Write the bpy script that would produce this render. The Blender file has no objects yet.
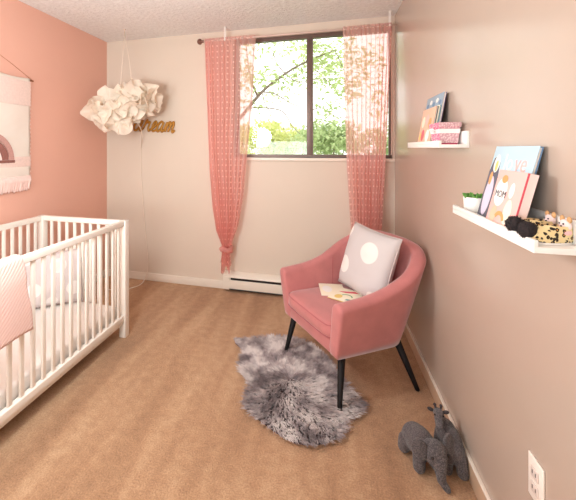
import bpy, bmesh, math, random
from mathutils import Vector, Matrix, noise
random.seed(7)
PI = math.pi
S = bpy.context.scene
COL = S.collection

# ------------------------------------------------------------------ helpers
def lin(c):
    c = c / 255.0
    return c / 12.92 if c <= 0.04045 else ((c + 0.055) / 1.055) ** 2.4
def rgb(r, g, b): return (lin(r), lin(g), lin(b), 1.0)

class MB:
    """collects shapes, then links them as ONE mesh object"""
    def __init__(self): self.v = []; self.f = []; self.uv = None; self.mi = []
    def add(self, vs, fs, mi=0):
        o = len(self.v)
        self.v += [tuple(p) for p in vs]
        for f in fs: self.f.append([i + o for i in f]); self.mi.append(mi)
        return self
    def box(self, x0, x1, y0, y1, z0, z1, mi=0, M=None):
        vs = [Vector((x, y, z)) for x in (x0, x1) for y in (y0, y1) for z in (z0, z1)]
        if M: vs = [M @ v for v in vs]
        return self.add(vs, [(0, 1, 3, 2), (4, 6, 7, 5), (0, 4, 5, 1), (2, 3, 7, 6), (0, 2, 6, 4), (1, 5, 7, 3)], mi)
    def tube(self, pts, r, n=8, cap=True, flat=None, mi=0):
        pts = [Vector(p) for p in pts]; m = len(pts)
        rs = r if isinstance(r, (list, tuple)) else [r] * m
        ring = []; vs = []
        t0 = (pts[1] - pts[0]).normalized()
        up = Vector((0, 0, 1)) if abs(t0.z) < .9 else Vector((1, 0, 0))
        a = t0.cross(up).normalized()
        for i, p in enumerate(pts):
            t = (pts[min(i + 1, m - 1)] - pts[max(i - 1, 0)])
            t = t.normalized() if t.length > 1e-9 else t0
            a = (a - t * a.dot(t))
            a = a.normalized() if a.length > 1e-6 else t.orthogonal().normalized()
            b = t.cross(a)
            for k in range(n):
                q = 2 * PI * k / n
                d = (a * math.cos(q) + b * math.sin(q)) * rs[i]
                if flat: d = Vector((d.x * flat[0], d.y * flat[1], d.z * flat[2]))
                vs.append(p + d)
        fs = [(i * n + k, i * n + (k + 1) % n, (i + 1) * n + (k + 1) % n, (i + 1) * n + k) for i in range(m - 1) for k in range(n)]
        if cap: fs += [tuple(range(n))[::-1], tuple((m - 1) * n + k for k in range(n))]
        return self.add(vs, fs, mi)
    def lathe(self, prof, n=24, c=(0, 0, 0), mi=0):
        vs = []; m = len(prof)
        for r, z in prof:
            for k in range(n):
                q = 2 * PI * k / n
                vs.append((c[0] + r * math.cos(q), c[1] + r * math.sin(q), c[2] + z))
        fs = [(i * n + k, i * n + (k + 1) % n, (i + 1) * n + (k + 1) % n, (i + 1) * n + k) for i in range(m - 1) for k in range(n)]
        if prof[0][0] > 1e-5: fs.append(tuple(range(n))[::-1])
        if prof[-1][0] > 1e-5: fs.append(tuple((m - 1) * n + k for k in range(n)))
        return self.add(vs, fs, mi)
    def ell(self, c, r, M=None, nu=16, nv=10, mi=0):
        vs = []; c = Vector(c)
        for j in range(nv + 1):
            ph = PI * j / nv
            for k in range(nu):
                q = 2 * PI * k / nu
                p = Vector((r[0] * math.sin(ph) * math.cos(q), r[1] * math.sin(ph) * math.sin(q), r[2] * math.cos(ph)))
                vs.append(c + (M @ p if M else p))
        fs = [(j * nu + k, (j + 1) * nu + k, (j + 1) * nu + (k + 1) % nu, j * nu + (k + 1) % nu) for j in range(nv) for k in range(nu)]
        return self.add(vs, fs, mi)
    def grid(self, fn, nu, nv, closed_u=False, mi=0, uvfn=None):
        vs = [fn(i / nu, j / nv) for j in range(nv + 1) for i in range(nu + (0 if closed_u else 1))]
        w = nu if closed_u else nu + 1
        fs = []
        for j in range(nv):
            for i in range(nu):
                i2 = (i + 1) % w
                fs.append((j * w + i, j * w + i2, (j + 1) * w + i2, (j + 1) * w + i))
        if uvfn:
            if self.uv is None: self.uv = [(0, 0)] * len(self.v)
            self.uv += [uvfn(i / nu, j / nv) for j in range(nv + 1) for i in range(w)]
        return self.add(vs, fs, mi)
    def build(self, name, mat, parent=None, smooth=False, bevel=0, weld=True, subsurf=0, solid=0, angle=None):
        me = bpy.data.meshes.new(name)
        me.from_pydata(self.v, [], self.f)
        mats = mat if isinstance(mat, (list, tuple)) else [mat]
        for m in mats: me.materials.append(m)
        if len(mats) > 1:
            for p, i in zip(me.polygons, self.mi): p.material_index = i
        if self.uv:
            l = me.uv_layers.new(name='UVMap')
            for lp in me.loops:
                if lp.vertex_index < len(self.uv): l.data[lp.index].uv = self.uv[lp.vertex_index]
        bm = bmesh.new(); bm.from_mesh(me)
        if weld: bmesh.ops.remove_doubles(bm, verts=bm.verts, dist=1e-5)
        bmesh.ops.recalc_face_normals(bm, faces=bm.faces)
        bm.to_mesh(me); bm.free()
        o = bpy.data.objects.new(name, me); COL.objects.link(o)
        if parent: o.parent = parent
        if solid:
            m = o.modifiers.new('solid', 'SOLIDIFY'); m.thickness = solid; m.offset = 0
        if bevel:
            m = o.modifiers.new('bevel', 'BEVEL'); m.width = bevel; m.segments = 3; m.limit_method = 'ANGLE'; m.angle_limit = 0.6
        if subsurf:
            m = o.modifiers.new('sub', 'SUBSURF'); m.levels = subsurf; m.render_levels = subsurf
        if smooth or bevel or subsurf:
            for p in me.polygons: p.use_smooth = True
            if angle:
                m = o.modifiers.new('ws', 'WEIGHTED_NORMAL') if False else None
        return o

def tag(o, label=None, cat=None, group=None, kind=None):
    if label: o['label'] = label
    if cat: o['category'] = cat
    if group: o['group'] = group
    if kind: o['kind'] = kind
    return o
def thing(name, label, cat, loc=(0, 0, 0), rz=0, group=None):
    o = bpy.data.objects.new(name, None); COL.objects.link(o)
    o.location = loc; o.rotation_euler = (0, 0, rz); o.empty_display_size = .05
    return tag(o, label, cat, group)
def struct(o): o['kind'] = 'structure'; return o
def copy_tree(o, parent=None):
    c = o.copy(); COL.objects.link(c)
    if parent: c.parent = parent
    for ch in list(o.children): copy_tree(ch, c)
    return c

def catmull(pts, k=6):
    pts = [Vector(p) for p in pts]; out = []
    for i in range(len(pts) - 1):
        p0 = pts[max(i - 1, 0)]; p1 = pts[i]; p2 = pts[i + 1]; p3 = pts[min(i + 2, len(pts) - 1)]
        for j in range(k):
            t = j / k
            out.append(.5 * ((2 * p1) + (p2 - p0) * t + (2 * p0 - 5 * p1 + 4 * p2 - p3) * t * t + (3 * p1 - p0 - 3 * p2 + p3) * t ** 3))
    out.append(pts[-1]); return out
def interp(tab, x):
    if x <= tab[0][0]: return tab[0][1]
    for (a, b), (c, d) in zip(tab, tab[1:]):
        if x <= c: return b + (d - b) * (x - a) / (c - a)
    return tab[-1][1]
def sstep(a, b, x):
    t = min(1, max(0, (x - a) / (b - a))); return t * t * (3 - 2 * t)

# ------------------------------------------------------------------ materials
class NT:
    def __init__(self, name):
        self.m = bpy.data.materials.new(name); self.m.use_nodes = True
        self.t = self.m.node_tree; self.n = self.t.nodes; self.l = self.t.links
        self.b = self.n['Principled BSDF']; self.out = self.n['Material Output']
    def node(self, typ, **kw):
        n = self.n.new(typ)
        for k, v in kw.items():
            if k in n.inputs.keys(): n.inputs[k].default_value = v
            else: setattr(n, k, v)
        return n
    def link(self, a, b): self.l.new(a, b)
    def coord(self, which='Object', scale=None):
        t = self.n.new('ShaderNodeTexCoord'); s = t.outputs[which]
        if scale:
            mp = self.n.new('ShaderNodeMapping'); mp.inputs['Scale'].default_value = scale
            self.link(s, mp.inputs['Vector']); s = mp.outputs['Vector']
        return s
    def noise(self, scale, detail=3, vec=None, rough=.5):
        n = self.node('ShaderNodeTexNoise'); n.inputs['Scale'].default_value = scale; n.inputs['Detail'].default_value = detail
        n.inputs['Roughness'].default_value = rough
        self.link(vec if vec is not None else self.coord(), n.inputs['Vector']); return n.outputs['Fac']
    def ramp(self, fac, stops):
        r = self.n.new('ShaderNodeValToRGB'); e = r.color_ramp.elements
        while len(e) < len(stops): e.new(.5)
        for el, (p, c) in zip(e, stops): el.position = p; el.color = c
        self.link(fac, r.inputs['Fac']); return r.outputs['Color']
    def bump(self, h, strength=.3, dist=.005):
        b = self.n.new('ShaderNodeBump'); b.inputs['Strength'].default_value = strength; b.inputs['Distance'].default_value = dist
        self.link(h, b.inputs['Height']); self.link(b.outputs['Normal'], self.b.inputs['Normal'])
        return b
    def math(self, op, a, b=None, c=None):
        n = self.n.new('ShaderNodeMath'); n.operation = op
        for i, x in enumerate((a, b, c)):
            if x is None: continue
            if isinstance(x, (int, float)): n.inputs[i].default_value = x
            else: self.link(x, n.inputs[i])
        return n.outputs[0]
def mat(name, c, rough=.5, var=0, vscale=20, bump=0, bscale=200, bdist=.002, spec=.5, metal=0, sheen=0, coord='Object'):
    t = NT(name); b = t.b
    b.inputs['Base Color'].default_value = c; b.inputs['Roughness'].default_value = rough
    b.inputs['Specular IOR Level'].default_value = spec; b.inputs['Metallic'].default_value = metal
    if sheen: b.inputs['Sheen Weight'].default_value = sheen; b.inputs['Sheen Roughness'].default_value = .4
    if var:
        f = t.noise(vscale, 4)
        lo = tuple(max(0, x * (1 - var)) for x in c[:3]) + (1,); hi = tuple(min(1, x * (1 + var)) for x in c[:3]) + (1,)
        t.link(t.ramp(f, [(.3, lo), (.7, hi)]), b.inputs['Base Color'])
    if bump: t.bump(t.noise(bscale, 3), bump, bdist)
    return t.m

M = {}
M['wall'] = mat('cream wall paint', rgb(225, 210, 194), .5, .012, 3, .08, 60, .002, .3)
M['pink_wall'] = mat('salmon pink wall paint', rgb(236, 182, 162), .5, .012, 3, .08, 60, .002, .3)
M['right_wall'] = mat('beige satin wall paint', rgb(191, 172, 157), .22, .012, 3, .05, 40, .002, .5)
M['trim'] = mat('white trim paint', rgb(240, 228, 214), .35)
M['trim_shaded'] = mat('shaded baseboard tan', rgb(200, 168, 140), .5)  # tan puts the shade on the right baseboard's face into its colour
M['white'] = mat('white lacquer', rgb(247, 243, 238), .35)
M['crib_white'] = mat('white crib paint', rgb(246, 238, 228), .4)
M['black_wood'] = mat('black stained wood', rgb(20, 16, 16), .6, spec=.25)
M['bronze'] = mat('dark bronze aluminium', rgb(112, 92, 84), .4, metal=.3)
M['rod'] = mat('brushed nickel rod', rgb(226, 200, 190), .45, metal=.2)
M['finial'] = mat('dark bronze finial', rgb(128, 90, 78), .3, metal=.4)
M['bracket'] = mat('brushed steel bracket', rgb(232, 226, 220), .35, metal=.2)
M['heater'] = mat('heater white enamel', rgb(240, 230, 216), .4)
M['dark'] = mat('dark slot', rgb(35, 28, 25), .6)
M['pink_velvet'] = mat('dusty pink upholstery', rgb(192, 121, 119), .75, .07, 12, .25, 500, .001, .25, sheen=.5)
M['piping'] = mat('dusty pink piping', rgb(176, 95, 97), .75, sheen=.3)
M['cord_white'] = mat('white cord', rgb(238, 222, 206), .6)
M['cord_tan'] = mat('tan hanging cord', rgb(205, 140, 110), .7)
M['gold'] = mat('gold painted wood', rgb(178, 122, 34), .4, .1, 40, metal=.25)
M['dowel'] = mat('wooden dowel', rgb(176, 110, 60), .5, .1, 60)
M['paper_page'] = mat('book paper', rgb(246, 238, 226), .8)
M['hanger_pink'] = mat('blush wool', rgb(196, 148, 138), .9, .1, 90, .4, 300)
M['hanger_brown'] = mat('brown wool', rgb(150, 98, 88), .9, .1, 90, .4, 300)
M['fringe'] = mat('cream pink fringe yarn', rgb(246, 212, 202), .9, .05, 60)
M['sheet'] = mat('white fitted sheet', rgb(247, 240, 234), .85, .015, 8, .1, 40)
M['black_fur'] = mat('black fluffy yarn', rgb(38, 30, 32), .9, .25, 300)
M['eye'] = mat('black bead', rgb(16, 14, 14), .2)
M['soil'] = mat('soil', rgb(70, 50, 38), .9, .2, 200)
M['succulent'] = mat('green succulent leaf', rgb(92, 150, 60), .5, .2, 90)
M['bark'] = mat('tree bark', rgb(116, 98, 84), .9, .2, 30)
M['grass'] = mat('lawn', rgb(120, 150, 80), .9, .2, 3)

def gray_plush():
    t = NT('charcoal knitted plush')
    v = t.node('ShaderNodeTexVoronoi'); v.inputs['Scale'].default_value = 210
    t.link(t.coord(), v.inputs['Vector'])
    t.link(t.ramp(v.outputs['Distance'], [(.1, rgb(120, 111, 110)), (.65, rgb(74, 68, 70))]), t.b.inputs['Base Color'])
    t.b.inputs['Roughness'].default_value = .9; t.b.inputs['Sheen Weight'].default_value = .2
    t.bump(t.math('MULTIPLY', v.outputs['Distance'], -1), .7, .004); return t.m
M['plush'] = gray_plush()
M['plush_dark'] = mat('dark grey felt', rgb(58, 52, 54), .9, .15, 200, .4, 300)

def carpet():
    t = NT('tan cut pile carpet')
    c = t.coord()
    fine = t.noise(130, 4, c, .75); mid = t.noise(22, 4, c)
    # broad nap marks left by a vacuum cleaner
    mp = t.node('ShaderNodeMapping'); mp.inputs['Rotation'].default_value = (0, 0, .25); mp.inputs['Scale'].default_value = (6.0, .8, 1)
    t.link(c, mp.inputs['Vector'])
    nap = t.noise(1, 2, mp.outputs['Vector'])
    s = t.math('ADD', t.math('MULTIPLY', fine, .62), t.math('ADD', t.math('MULTIPLY', mid, .22), t.math('MULTIPLY', nap, .50)))
    t.link(t.ramp(s, [(.42, rgb(140, 102, 72)), (.66, rgb(192, 148, 112)), (.9, rgb(228, 190, 152))]), t.b.inputs['Base Color'])
    t.b.inputs['Roughness'].default_value = .95; t.b.inputs['Specular IOR Level'].default_value = .1
    t.b.inputs['Sheen Weight'].default_value = .15
    t.bump(t.math('ADD', fine, t.math('MULTIPLY', mid, .7)), .8, .012); return t.m
M['carpet'] = carpet()
def ceiling_m():
    t = NT('textured ceiling plaster')
    c = t.coord()
    a = t.noise(34, 5, c, .6)
    t.link(t.ramp(a, [(.35, rgb(236, 230, 226)), (.65, rgb(248, 244, 240))]), t.b.inputs['Base Color'])
    t.b.inputs['Roughness'].default_value = .95
    t.bump(a, .8, .022); return t.m
M['ceiling'] = ceiling_m()

def dots_fabric(name, base, dot, spots):
    """linen with large round printed spots, placed in UV space"""
    t = NT(name); uv = t.coord('UV')
    fac = None
    for (u, v, r) in spots:
        d = t.node('ShaderNodeVectorMath', operation='DISTANCE'); t.link(uv, d.inputs[0]); d.inputs[1].default_value = (u, v, 0)
        k = t.node('ShaderNodeMapRange'); k.inputs['From Min'].default_value = r; k.inputs['From Max'].default_value = r - .012
        t.link(d.outputs['Value'], k.inputs['Value'])
        fac = k.outputs[0] if fac is None else t.math('MAXIMUM', fac, k.outputs[0])
    t.link(t.ramp(fac, [(0, base), (1, dot)]), t.b.inputs['Base Color'])
    t.b.inputs['Roughness'].default_value = .9
    t.bump(t.noise(500, 2), .2, .001); return t.m
M['dots_chair'] = dots_fabric('grey linen with white spots', rgb(208, 201, 200), rgb(240, 235, 230), [(.20, .34, .14), (.66, .66, .16), (.03, .84, .10), (.86, .08, .10)])
M['dots_crib'] = dots_fabric('pale grey cotton with white spots', rgb(220, 208, 206), rgb(242, 234, 230), [(.22, .35, .13), (.6, .75, .14), (.85, .3, .13), (.1, .9, .1), (.5, .1, .1)])

def sheer():
    t = NT('sheer pink curtain voile')
    uv = t.coord('UV')
    sep = t.node('ShaderNodeSeparateXYZ'); t.link(uv, sep.inputs[0])
    # rows of small woven tufts
    row = t.math('ABSOLUTE', t.math('SUBTRACT', t.math('FRACT', t.math('DIVIDE', sep.outputs[1], .052)), .5))
    colx = t.math('ABSOLUTE', t.math('SUBTRACT', t.math('FRACT', t.math('DIVIDE', sep.outputs[0], .06)), .5))
    rr = t.math('LESS_THAN', row, .12); cc = t.math('LESS_THAN', colx, .13)
    tuft = t.math('MULTIPLY', rr, cc)
    tr = t.node('ShaderNodeBsdfTransparent'); df = t.node('ShaderNodeBsdfDiffuse'); tl = t.node('ShaderNodeBsdfTranslucent')
    col = t.ramp(tuft, [(0, rgb(254, 211, 205)), (1, rgb(255, 232, 227))])
    tr.inputs['Color'].default_value = rgb(255, 236, 234)
    t.link(col, df.inputs['Color']); t.link(col, tl.inputs['Color'])
    m1 = t.node('ShaderNodeMixShader'); m1.inputs[0].default_value = .6; t.link(df.outputs[0], m1.inputs[1]); t.link(tl.outputs[0], m1.inputs[2])
    op = t.math('ADD', t.math('MULTIPLY', tuft, .28), .60)
    m2 = t.node('ShaderNodeMixShader'); t.link(op, m2.inputs[0]); t.link(tr.outputs[0], m2.inputs[1]); t.link(m1.outputs[0], m2.inputs[2])
    t.link(m2.outputs[0], t.out.inputs['Surface']); return t.m
M['sheer'] = sheer()

def glass():
    t = NT('window glass')
    tr = t.node('ShaderNodeBsdfTransparent'); gl = t.node('ShaderNodeBsdfGlossy'); gl.inputs['Roughness'].default_value = .02
    fr = t.node('ShaderNodeFresnel'); fr.inputs['IOR'].default_value = 1.45
    tr.inputs['Color'].default_value = (.96, .97, .96, 1)
    m = t.node('ShaderNodeMixShader'); t.link(fr.outputs[0], m.inputs[0]); t.link(tr.outputs[0], m.inputs[1]); t.link(gl.outputs[0], m.inputs[2])
    t.link(m.outputs[0], t.out.inputs['Surface']); return t.m
M['glass'] = glass()
def leafy(name, a, b, transl=.5):
    t = NT(name)
    g = t.node('ShaderNodeObjectInfo')
    c = t.ramp(t.noise(2.2, 3), [(.3, a), (.7, b)])
    df = t.node('ShaderNodeBsdfDiffuse'); tl = t.node('ShaderNodeBsdfTranslucent')
    t.link(c, df.inputs['Color']); t.link(c, tl.inputs['Color'])
    m = t.node('ShaderNodeMixShader'); m.inputs[0].default_value = transl; t.link(df.outputs[0], m.inputs[1]); t.link(tl.outputs[0], m.inputs[2])
    t.link(m.outputs[0], t.out.inputs['Surface']); return t.m
M['leaf_tree'] = leafy('light green tree leaves', rgb(158, 180, 112), rgb(204, 216, 158))
M['leaf_yellow'] = leafy('yellow green shrub leaves', rgb(202, 210, 128), rgb(230, 232, 172))
M['leaf_dark'] = leafy('mid green shrub leaves', rgb(158, 182, 128), rgb(206, 218, 168))
def paper():
    t = NT('cream crepe paper')
    df = t.node('ShaderNodeBsdfDiffuse'); tl = t.node('ShaderNodeBsdfTranslucent')
    df.inputs['Color'].default_value = rgb(254, 244, 230); tl.inputs['Color'].default_value = rgb(254, 238, 218)
    b = t.node('ShaderNodeBump'); b.inputs['Strength'].default_value = .5; b.inputs['Distance'].default_value = .01
    t.link(t.noise(22, 4), b.inputs['Height']); t.link(b.outputs[0], df.inputs['Normal'])
    m = t.node('ShaderNodeMixShader'); m.inputs[0].default_value = .35; t.link(df.outputs[0], m.inputs[1]); t.link(tl.outputs[0], m.inputs[2])
    t.link(m.outputs[0], t.out.inputs['Surface']); return t.m
M['paper'] = paper()
def knit():
    t = NT('pink knitted wool'); uv = t.coord('UV', (1, 1, 1))
    w = t.node('ShaderNodeTexWave', wave_type='BANDS', bands_direction='DIAGONAL'); w.inputs['Scale'].default_value = 30
    w.inputs['Distortion'].default_value = 1.2; w.inputs['Detail'].default_value = 2; w.inputs['Detail Scale'].default_value = 3
    t.link(uv, w.inputs['Vector'])
    t.link(t.ramp(w.outputs['Fac'], [(.0, rgb(238, 194, 184)), (.6, rgb(244, 208, 198))]), t.b.inputs['Base Color'])
    t.b.inputs['Roughness'].default_value = .95; t.b.inputs['Sheen Weight'].default_value = .2
    t.bump(w.outputs['Fac'], .45, .004); return t.m
M['knit'] = knit()
def woven():
    t = NT('cream and blush woven panel'); c = t.coord()
    w = t.node('ShaderNodeTexWave', wave_type='BANDS', bands_direction='Z'); w.inputs['Scale'].default_value = 38; w.inputs['Distortion'].default_value = 1.5
    w.inputs['Detail Scale'].default_value = 6
    t.link(c, w.inputs['Vector'])
    n = t.noise(5, 2, c)
    t.link(t.ramp(n, [(.3, rgb(243, 226, 213)), (.7, rgb(246, 233, 220))]), t.b.inputs['Base Color'])
    t.b.inputs['Roughness'].default_value = .95; t.bump(t.math('ADD', w.outputs['Fac'], t.noise(160, 2, c)), .6, .004); return t.m
M['woven'] = woven()
M['woven_pink'] = mat('blush woven band', rgb(245, 217, 206), .95, .05, 60, .6, 220, .004)
def leopard():
    t = NT('leopard print plush')
    v = t.node('ShaderNodeTexVoronoi'); v.inputs['Scale'].default_value = 95; t.link(t.coord(), v.inputs['Vector'])
    n = t.noise(170, 2)
    d = t.math('ADD', v.outputs['Distance'], t.math('MULTIPLY', t.math('SUBTRACT', n, .5), .5))
    t.link(t.ramp(d, [(.16, rgb(190, 132, 60)), (.2, rgb(36, 26, 20)), (.4, rgb(36, 26, 20)), (.46, rgb(232, 210, 158))]), t.b.inputs['Base Color'])
    t.b.inputs['Roughness'].default_value = .85; return t.m
M['leopard'] = leopard()
def fur():
    t = NT('grey sheepskin wool')
    c = t.ramp(t.noise(9, 4, None, .6), [(.38, rgb(126, 113, 115)), (.5, rgb(186, 172, 172)), (.62, rgb(238, 228, 224))])
    t.link(c, t.b.inputs['Base Color']); t.b.inputs['Roughness'].default_value = .8
    t.b.inputs['Sheen Weight'].default_value = .3; t.b.inputs['Specular IOR Level'].default_value = .2; return t.m
M['fur'] = fur()
M['hide'] = mat('grey hide', rgb(104, 90, 92), .95)
def speckle(name, a, b, sc):
    t = NT(name); v = t.node('ShaderNodeTexVoronoi'); v.inputs['Scale'].default_value = sc; t.link(t.coord(), v.inputs['Vector'])
    t.link(t.ramp(v.outputs['Distance'], [(.25, a), (.5, b)]), t.b.inputs['Base Color']); t.b.inputs['Roughness'].default_value = .9
    t.bump(v.outputs['Distance'], .4, .002); return t.m
M['gift_pink'] = speckle('pink patterned cloth', rgb(252, 226, 230), rgb(236, 120, 150), 130)
M['gift_mauve'] = speckle('mauve patterned cloth', rgb(236, 206, 206), rgb(206, 160, 166), 130)
M['gift_red'] = mat('deep pink cloth', rgb(206, 70, 104), .9)
M['ribbon'] = mat('white ribbon', rgb(250, 244, 242), .6)
def flat(name, r, g, b, rough=.5): M[name] = mat(name.replace('_', ' '), rgb(r, g, b), rough)
flat('ink_blue_light', 190, 218, 232); flat('ink_blue', 96, 132, 170); flat('ink_navy', 62, 66, 92); flat('ink_charcoal', 92, 90, 104)
flat('ink_white', 246, 242, 238); flat('ink_lilac', 220, 206, 224); flat('ink_pink', 250, 190, 182); flat('ink_rose', 222, 88, 104)
flat('ink_yellow', 238, 206, 120); flat('ink_peach', 242, 190, 160); flat('ink_teal', 96, 150, 150); flat('ink_orange', 236, 160, 96)
flat('ink_green', 130, 170, 120); flat('ink_cream', 248, 238, 214); flat('ink_greyblue', 150, 172, 190); flat('ink_dark', 60, 50, 56); flat('ink_purple', 84, 66, 104)
flat('ink_blush', 252, 226, 220)
flat('plate', 246, 236, 226, .35); flat('socket_face', 222, 208, 200, .35); flat('pot_white', 246, 242, 236, .4)
flat('ear_pink', 240, 190, 190, .9); flat('ear_blush', 234, 210, 206, .9); flat('ear_tan', 205, 160, 112, .9); flat('sole', 246, 240, 236, .6)

# ------------------------------------------------------------------ camera
FPX, PX, PY, CH = 355.0, 230.4, 148.0, 1.333
TH = math.atan2(330 - PX, FPX)
cam = bpy.data.cameras.new('camera'); co = bpy.data.objects.new('camera', cam); COL.objects.link(co)
cam.sensor_width = 36; cam.lens = FPX / 576 * 36
cam.shift_x = (288 - PX) / 576; cam.shift_y = -(250 - PY) / 576
cam.clip_start = .02
co.location = (0, 0, CH); co.rotation_euler = (PI / 2, 0, TH)
S.camera = co

# ------------------------------------------------------------------ room
XL, XR, YB, YF, HC = -2.25, 0.55, 3.23, -1.3, 2.44
T = .15
WX0, WX1, WZ0, WZ1 = -.875, .507, 1.245, 2.365      # window opening
def xr(y): return .555 - .0168 * (y - 1.2)      # the right wall is a little out of square
RA = math.atan(.0168)
def along_right(a, b_, y0, y1, z0, z1):
    m = MB(); vs = [(xr(y) + o_, y, z) for o_ in (a, b_) for y in (y0, y1) for z in (z0, z1)]
    return m.add(vs, [(0, 1, 3, 2), (4, 6, 7, 5), (0, 4, 5, 1), (2, 3, 7, 6), (0, 2, 6, 4), (1, 5, 7, 3)])
struct(MB().box(XL - T, XR + T, YF - T, YB + T, -.1, 0).build('floor', M['carpet']))
struct(MB().box(XL - T, XR + T, YF - T, YB + T, HC, HC + .1).build('ceiling', M['ceiling']))
struct(MB().box(XL - T, XL, YF - T, YB + T, 0, HC).build('wall_left', M['pink_wall']))
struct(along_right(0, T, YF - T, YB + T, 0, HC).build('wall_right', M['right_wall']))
struct(MB().box(XL, XR + .04, YF - T, YF, 0, HC).build('wall_front', M['wall']))
b = MB(); b.box(XL, WX0, YB, YB + T, 0, HC); b.box(WX1, xr(YB) + .004, YB, YB + T, 0, HC)
b.box(WX0, WX1, YB, YB + T, 0, WZ0); b.box(WX0, WX1, YB, YB + T, WZ1, HC)
struct(b.build('wall_back', M['wall'], weld=False))
struct(MB().box(XL, -.965, YB - .014, YB, 0, .075).build('baseboard_back', M['trim'], bevel=.004))
struct(along_right(-.012, 0, YF, YB, 0, .078).build('baseboard_right', M['trim_shaded'], bevel=.004))
struct(along_right(-.0125, 0, YF, YB, .078, .084).build('baseboard_highlight', M['trim'], bevel=.0015))  # thin white strip stands in for light caught on the baseboard's top edge
struct(MB().box(XL, XL + .014, YF, YB - .014, 0, .075).build('baseboard_left', M['trim'], bevel=.004))
struct(MB().box(XL + .014, XR - .014, YF, YF + .014, 0, .075).build('baseboard_front', M['trim'], bevel=.004))
# window: aluminium slider set back in the opening
FY = YB + .055
win = thing('window_1', 'wide sliding window with dark bronze frame', 'window', (0, FY, WZ0)); struct(win)
h = WZ1 - WZ0; fw = .036
b = MB(); b.box(WX0, WX1, 0, .05, 0, fw * .8); b.box(WX0, WX1, 0, .05, h - fw, h)
b.box(WX0, WX0 + fw, 0, .05, fw * .8, h - fw); b.box(.486, .499, 0, .05, fw * .8, h - fw)
b.build('window_frame', M['bronze'], win, weld=False)
MB().box(-.203, -.148, -.006, .044, fw * .8, h - fw).build('mullion', M['bronze'], win, bevel=.003)
MB().box(-.155, -.145, -.014, -.006, .1, .40).build('latch', M['bronze'], win, bevel=.002)
MB().box(WX0 + fw, -.203, .02, .026, fw * .8, h - fw).build('pane', M['glass'], win)
MB().box(-.148, WX1 - .021, .03, .036, fw * .8, h - fw).build('pane', M['glass'], win)
struct(MB().box(WX0 - .02, xr(YB) - .001, YB - .022, FY + .05, WZ0 - .028, WZ0).build('trim_1', M['trim'], bevel=.004))

MB().box(.499, WX1, -.012, .05, fw * .8, h - fw).build('side_jamb', M['trim'], win)

# baseboard heater
ht = thing('baseboard_heater', 'long white electric baseboard heater under the window', 'heater', (-.96, YB, 0))
L = 1.2
prof = [(0, .02), (-.062, .02), (-.066, .028), (-.066, .110), (-.052, .114), (-.052, .128), (-.066, .132), (-.06, .15), (-.02, .172), (0, .175)]
b = MB(); n = len(prof)
b.add([(x, p[0], p[1]) for x in (0, L) for p in prof], [tuple(range(n))[::-1], tuple(range(n, 2 * n))] + [(i, (i + 1) % n, n + (i + 1) % n, n + i) for i in range(n)])
b.build('housing', M['heater'], ht, bevel=.002)
MB().box(.075, L - .06, -.0675, -.0545, .113, .131).build('air_slot', M['dark'], ht)
MB().box(.06, L - .06, -.0672, -.058, .021, .031).build('lower_slot', M['dark'], ht)
MB().box(.0, .062, -.0685, -.05, .022, .15).build('end_cap', M['heater'], ht, bevel=.003)

# wall outlet
o = thing('wall_outlet', 'white duplex power outlet low on the beige wall', 'outlet', (xr(1.18), 1.18, .405), RA)
MB().box(-.006, 0, -.036, .036, -.06, .06).build('face_plate', M['plate'], o, bevel=.003)
for z in (-.021, .021):
    s = MB().box(-.009, -.006, -.017, .017, z - .014, z + .014).build('socket', M['socket_face'], o, bevel=.002)
    b = MB(); b.box(-.0095, -.009, -.009, -.006, z - .004, z + .006); b.box(-.0095, -.009, .006, .009, z - .004, z + .006)
    b.build('slot', M['dark'], s, weld=False)

# ------------------------------------------------------------------ curtains and rod
RY, RZ = 3.115, 2.325
rod = thing('curtain_rod', 'thin curtain rod hung from the ceiling over the window', 'curtain rod', (0, RY, RZ))
MB().tube([(-1.135, 0, 0), (xr(RY) - .012, 0, 0)], .0075, 12).build('pole', M['rod'], rod, smooth=True)
b = MB(); b.lathe([(.0, -.036), (.010, -.034), (.012, -.02), (.010, -.014), (.024, -.008), (.029, .006), (.022, .022), (.008, .030), (0, .031)], 20)
f = b.build('finial', M['finial'], rod, smooth=True); f.rotation_euler = (0, -PI / 2, 0); f.location = (-1.165, 0, 0)
for x in (-.925, .466):
    b = MB(); b.box(x - .013, x + .013, -.012, .012, HC - RZ - .006, HC - RZ); b.box(x - .009, x + .009, -.003, .003, .01, HC - RZ - .006)
    b.tube([(x - .008, 0, 0), (x + .008, 0, 0)], .0115, 14)
    b.build('bracket', M['bracket'], rod, weld=False)

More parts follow.
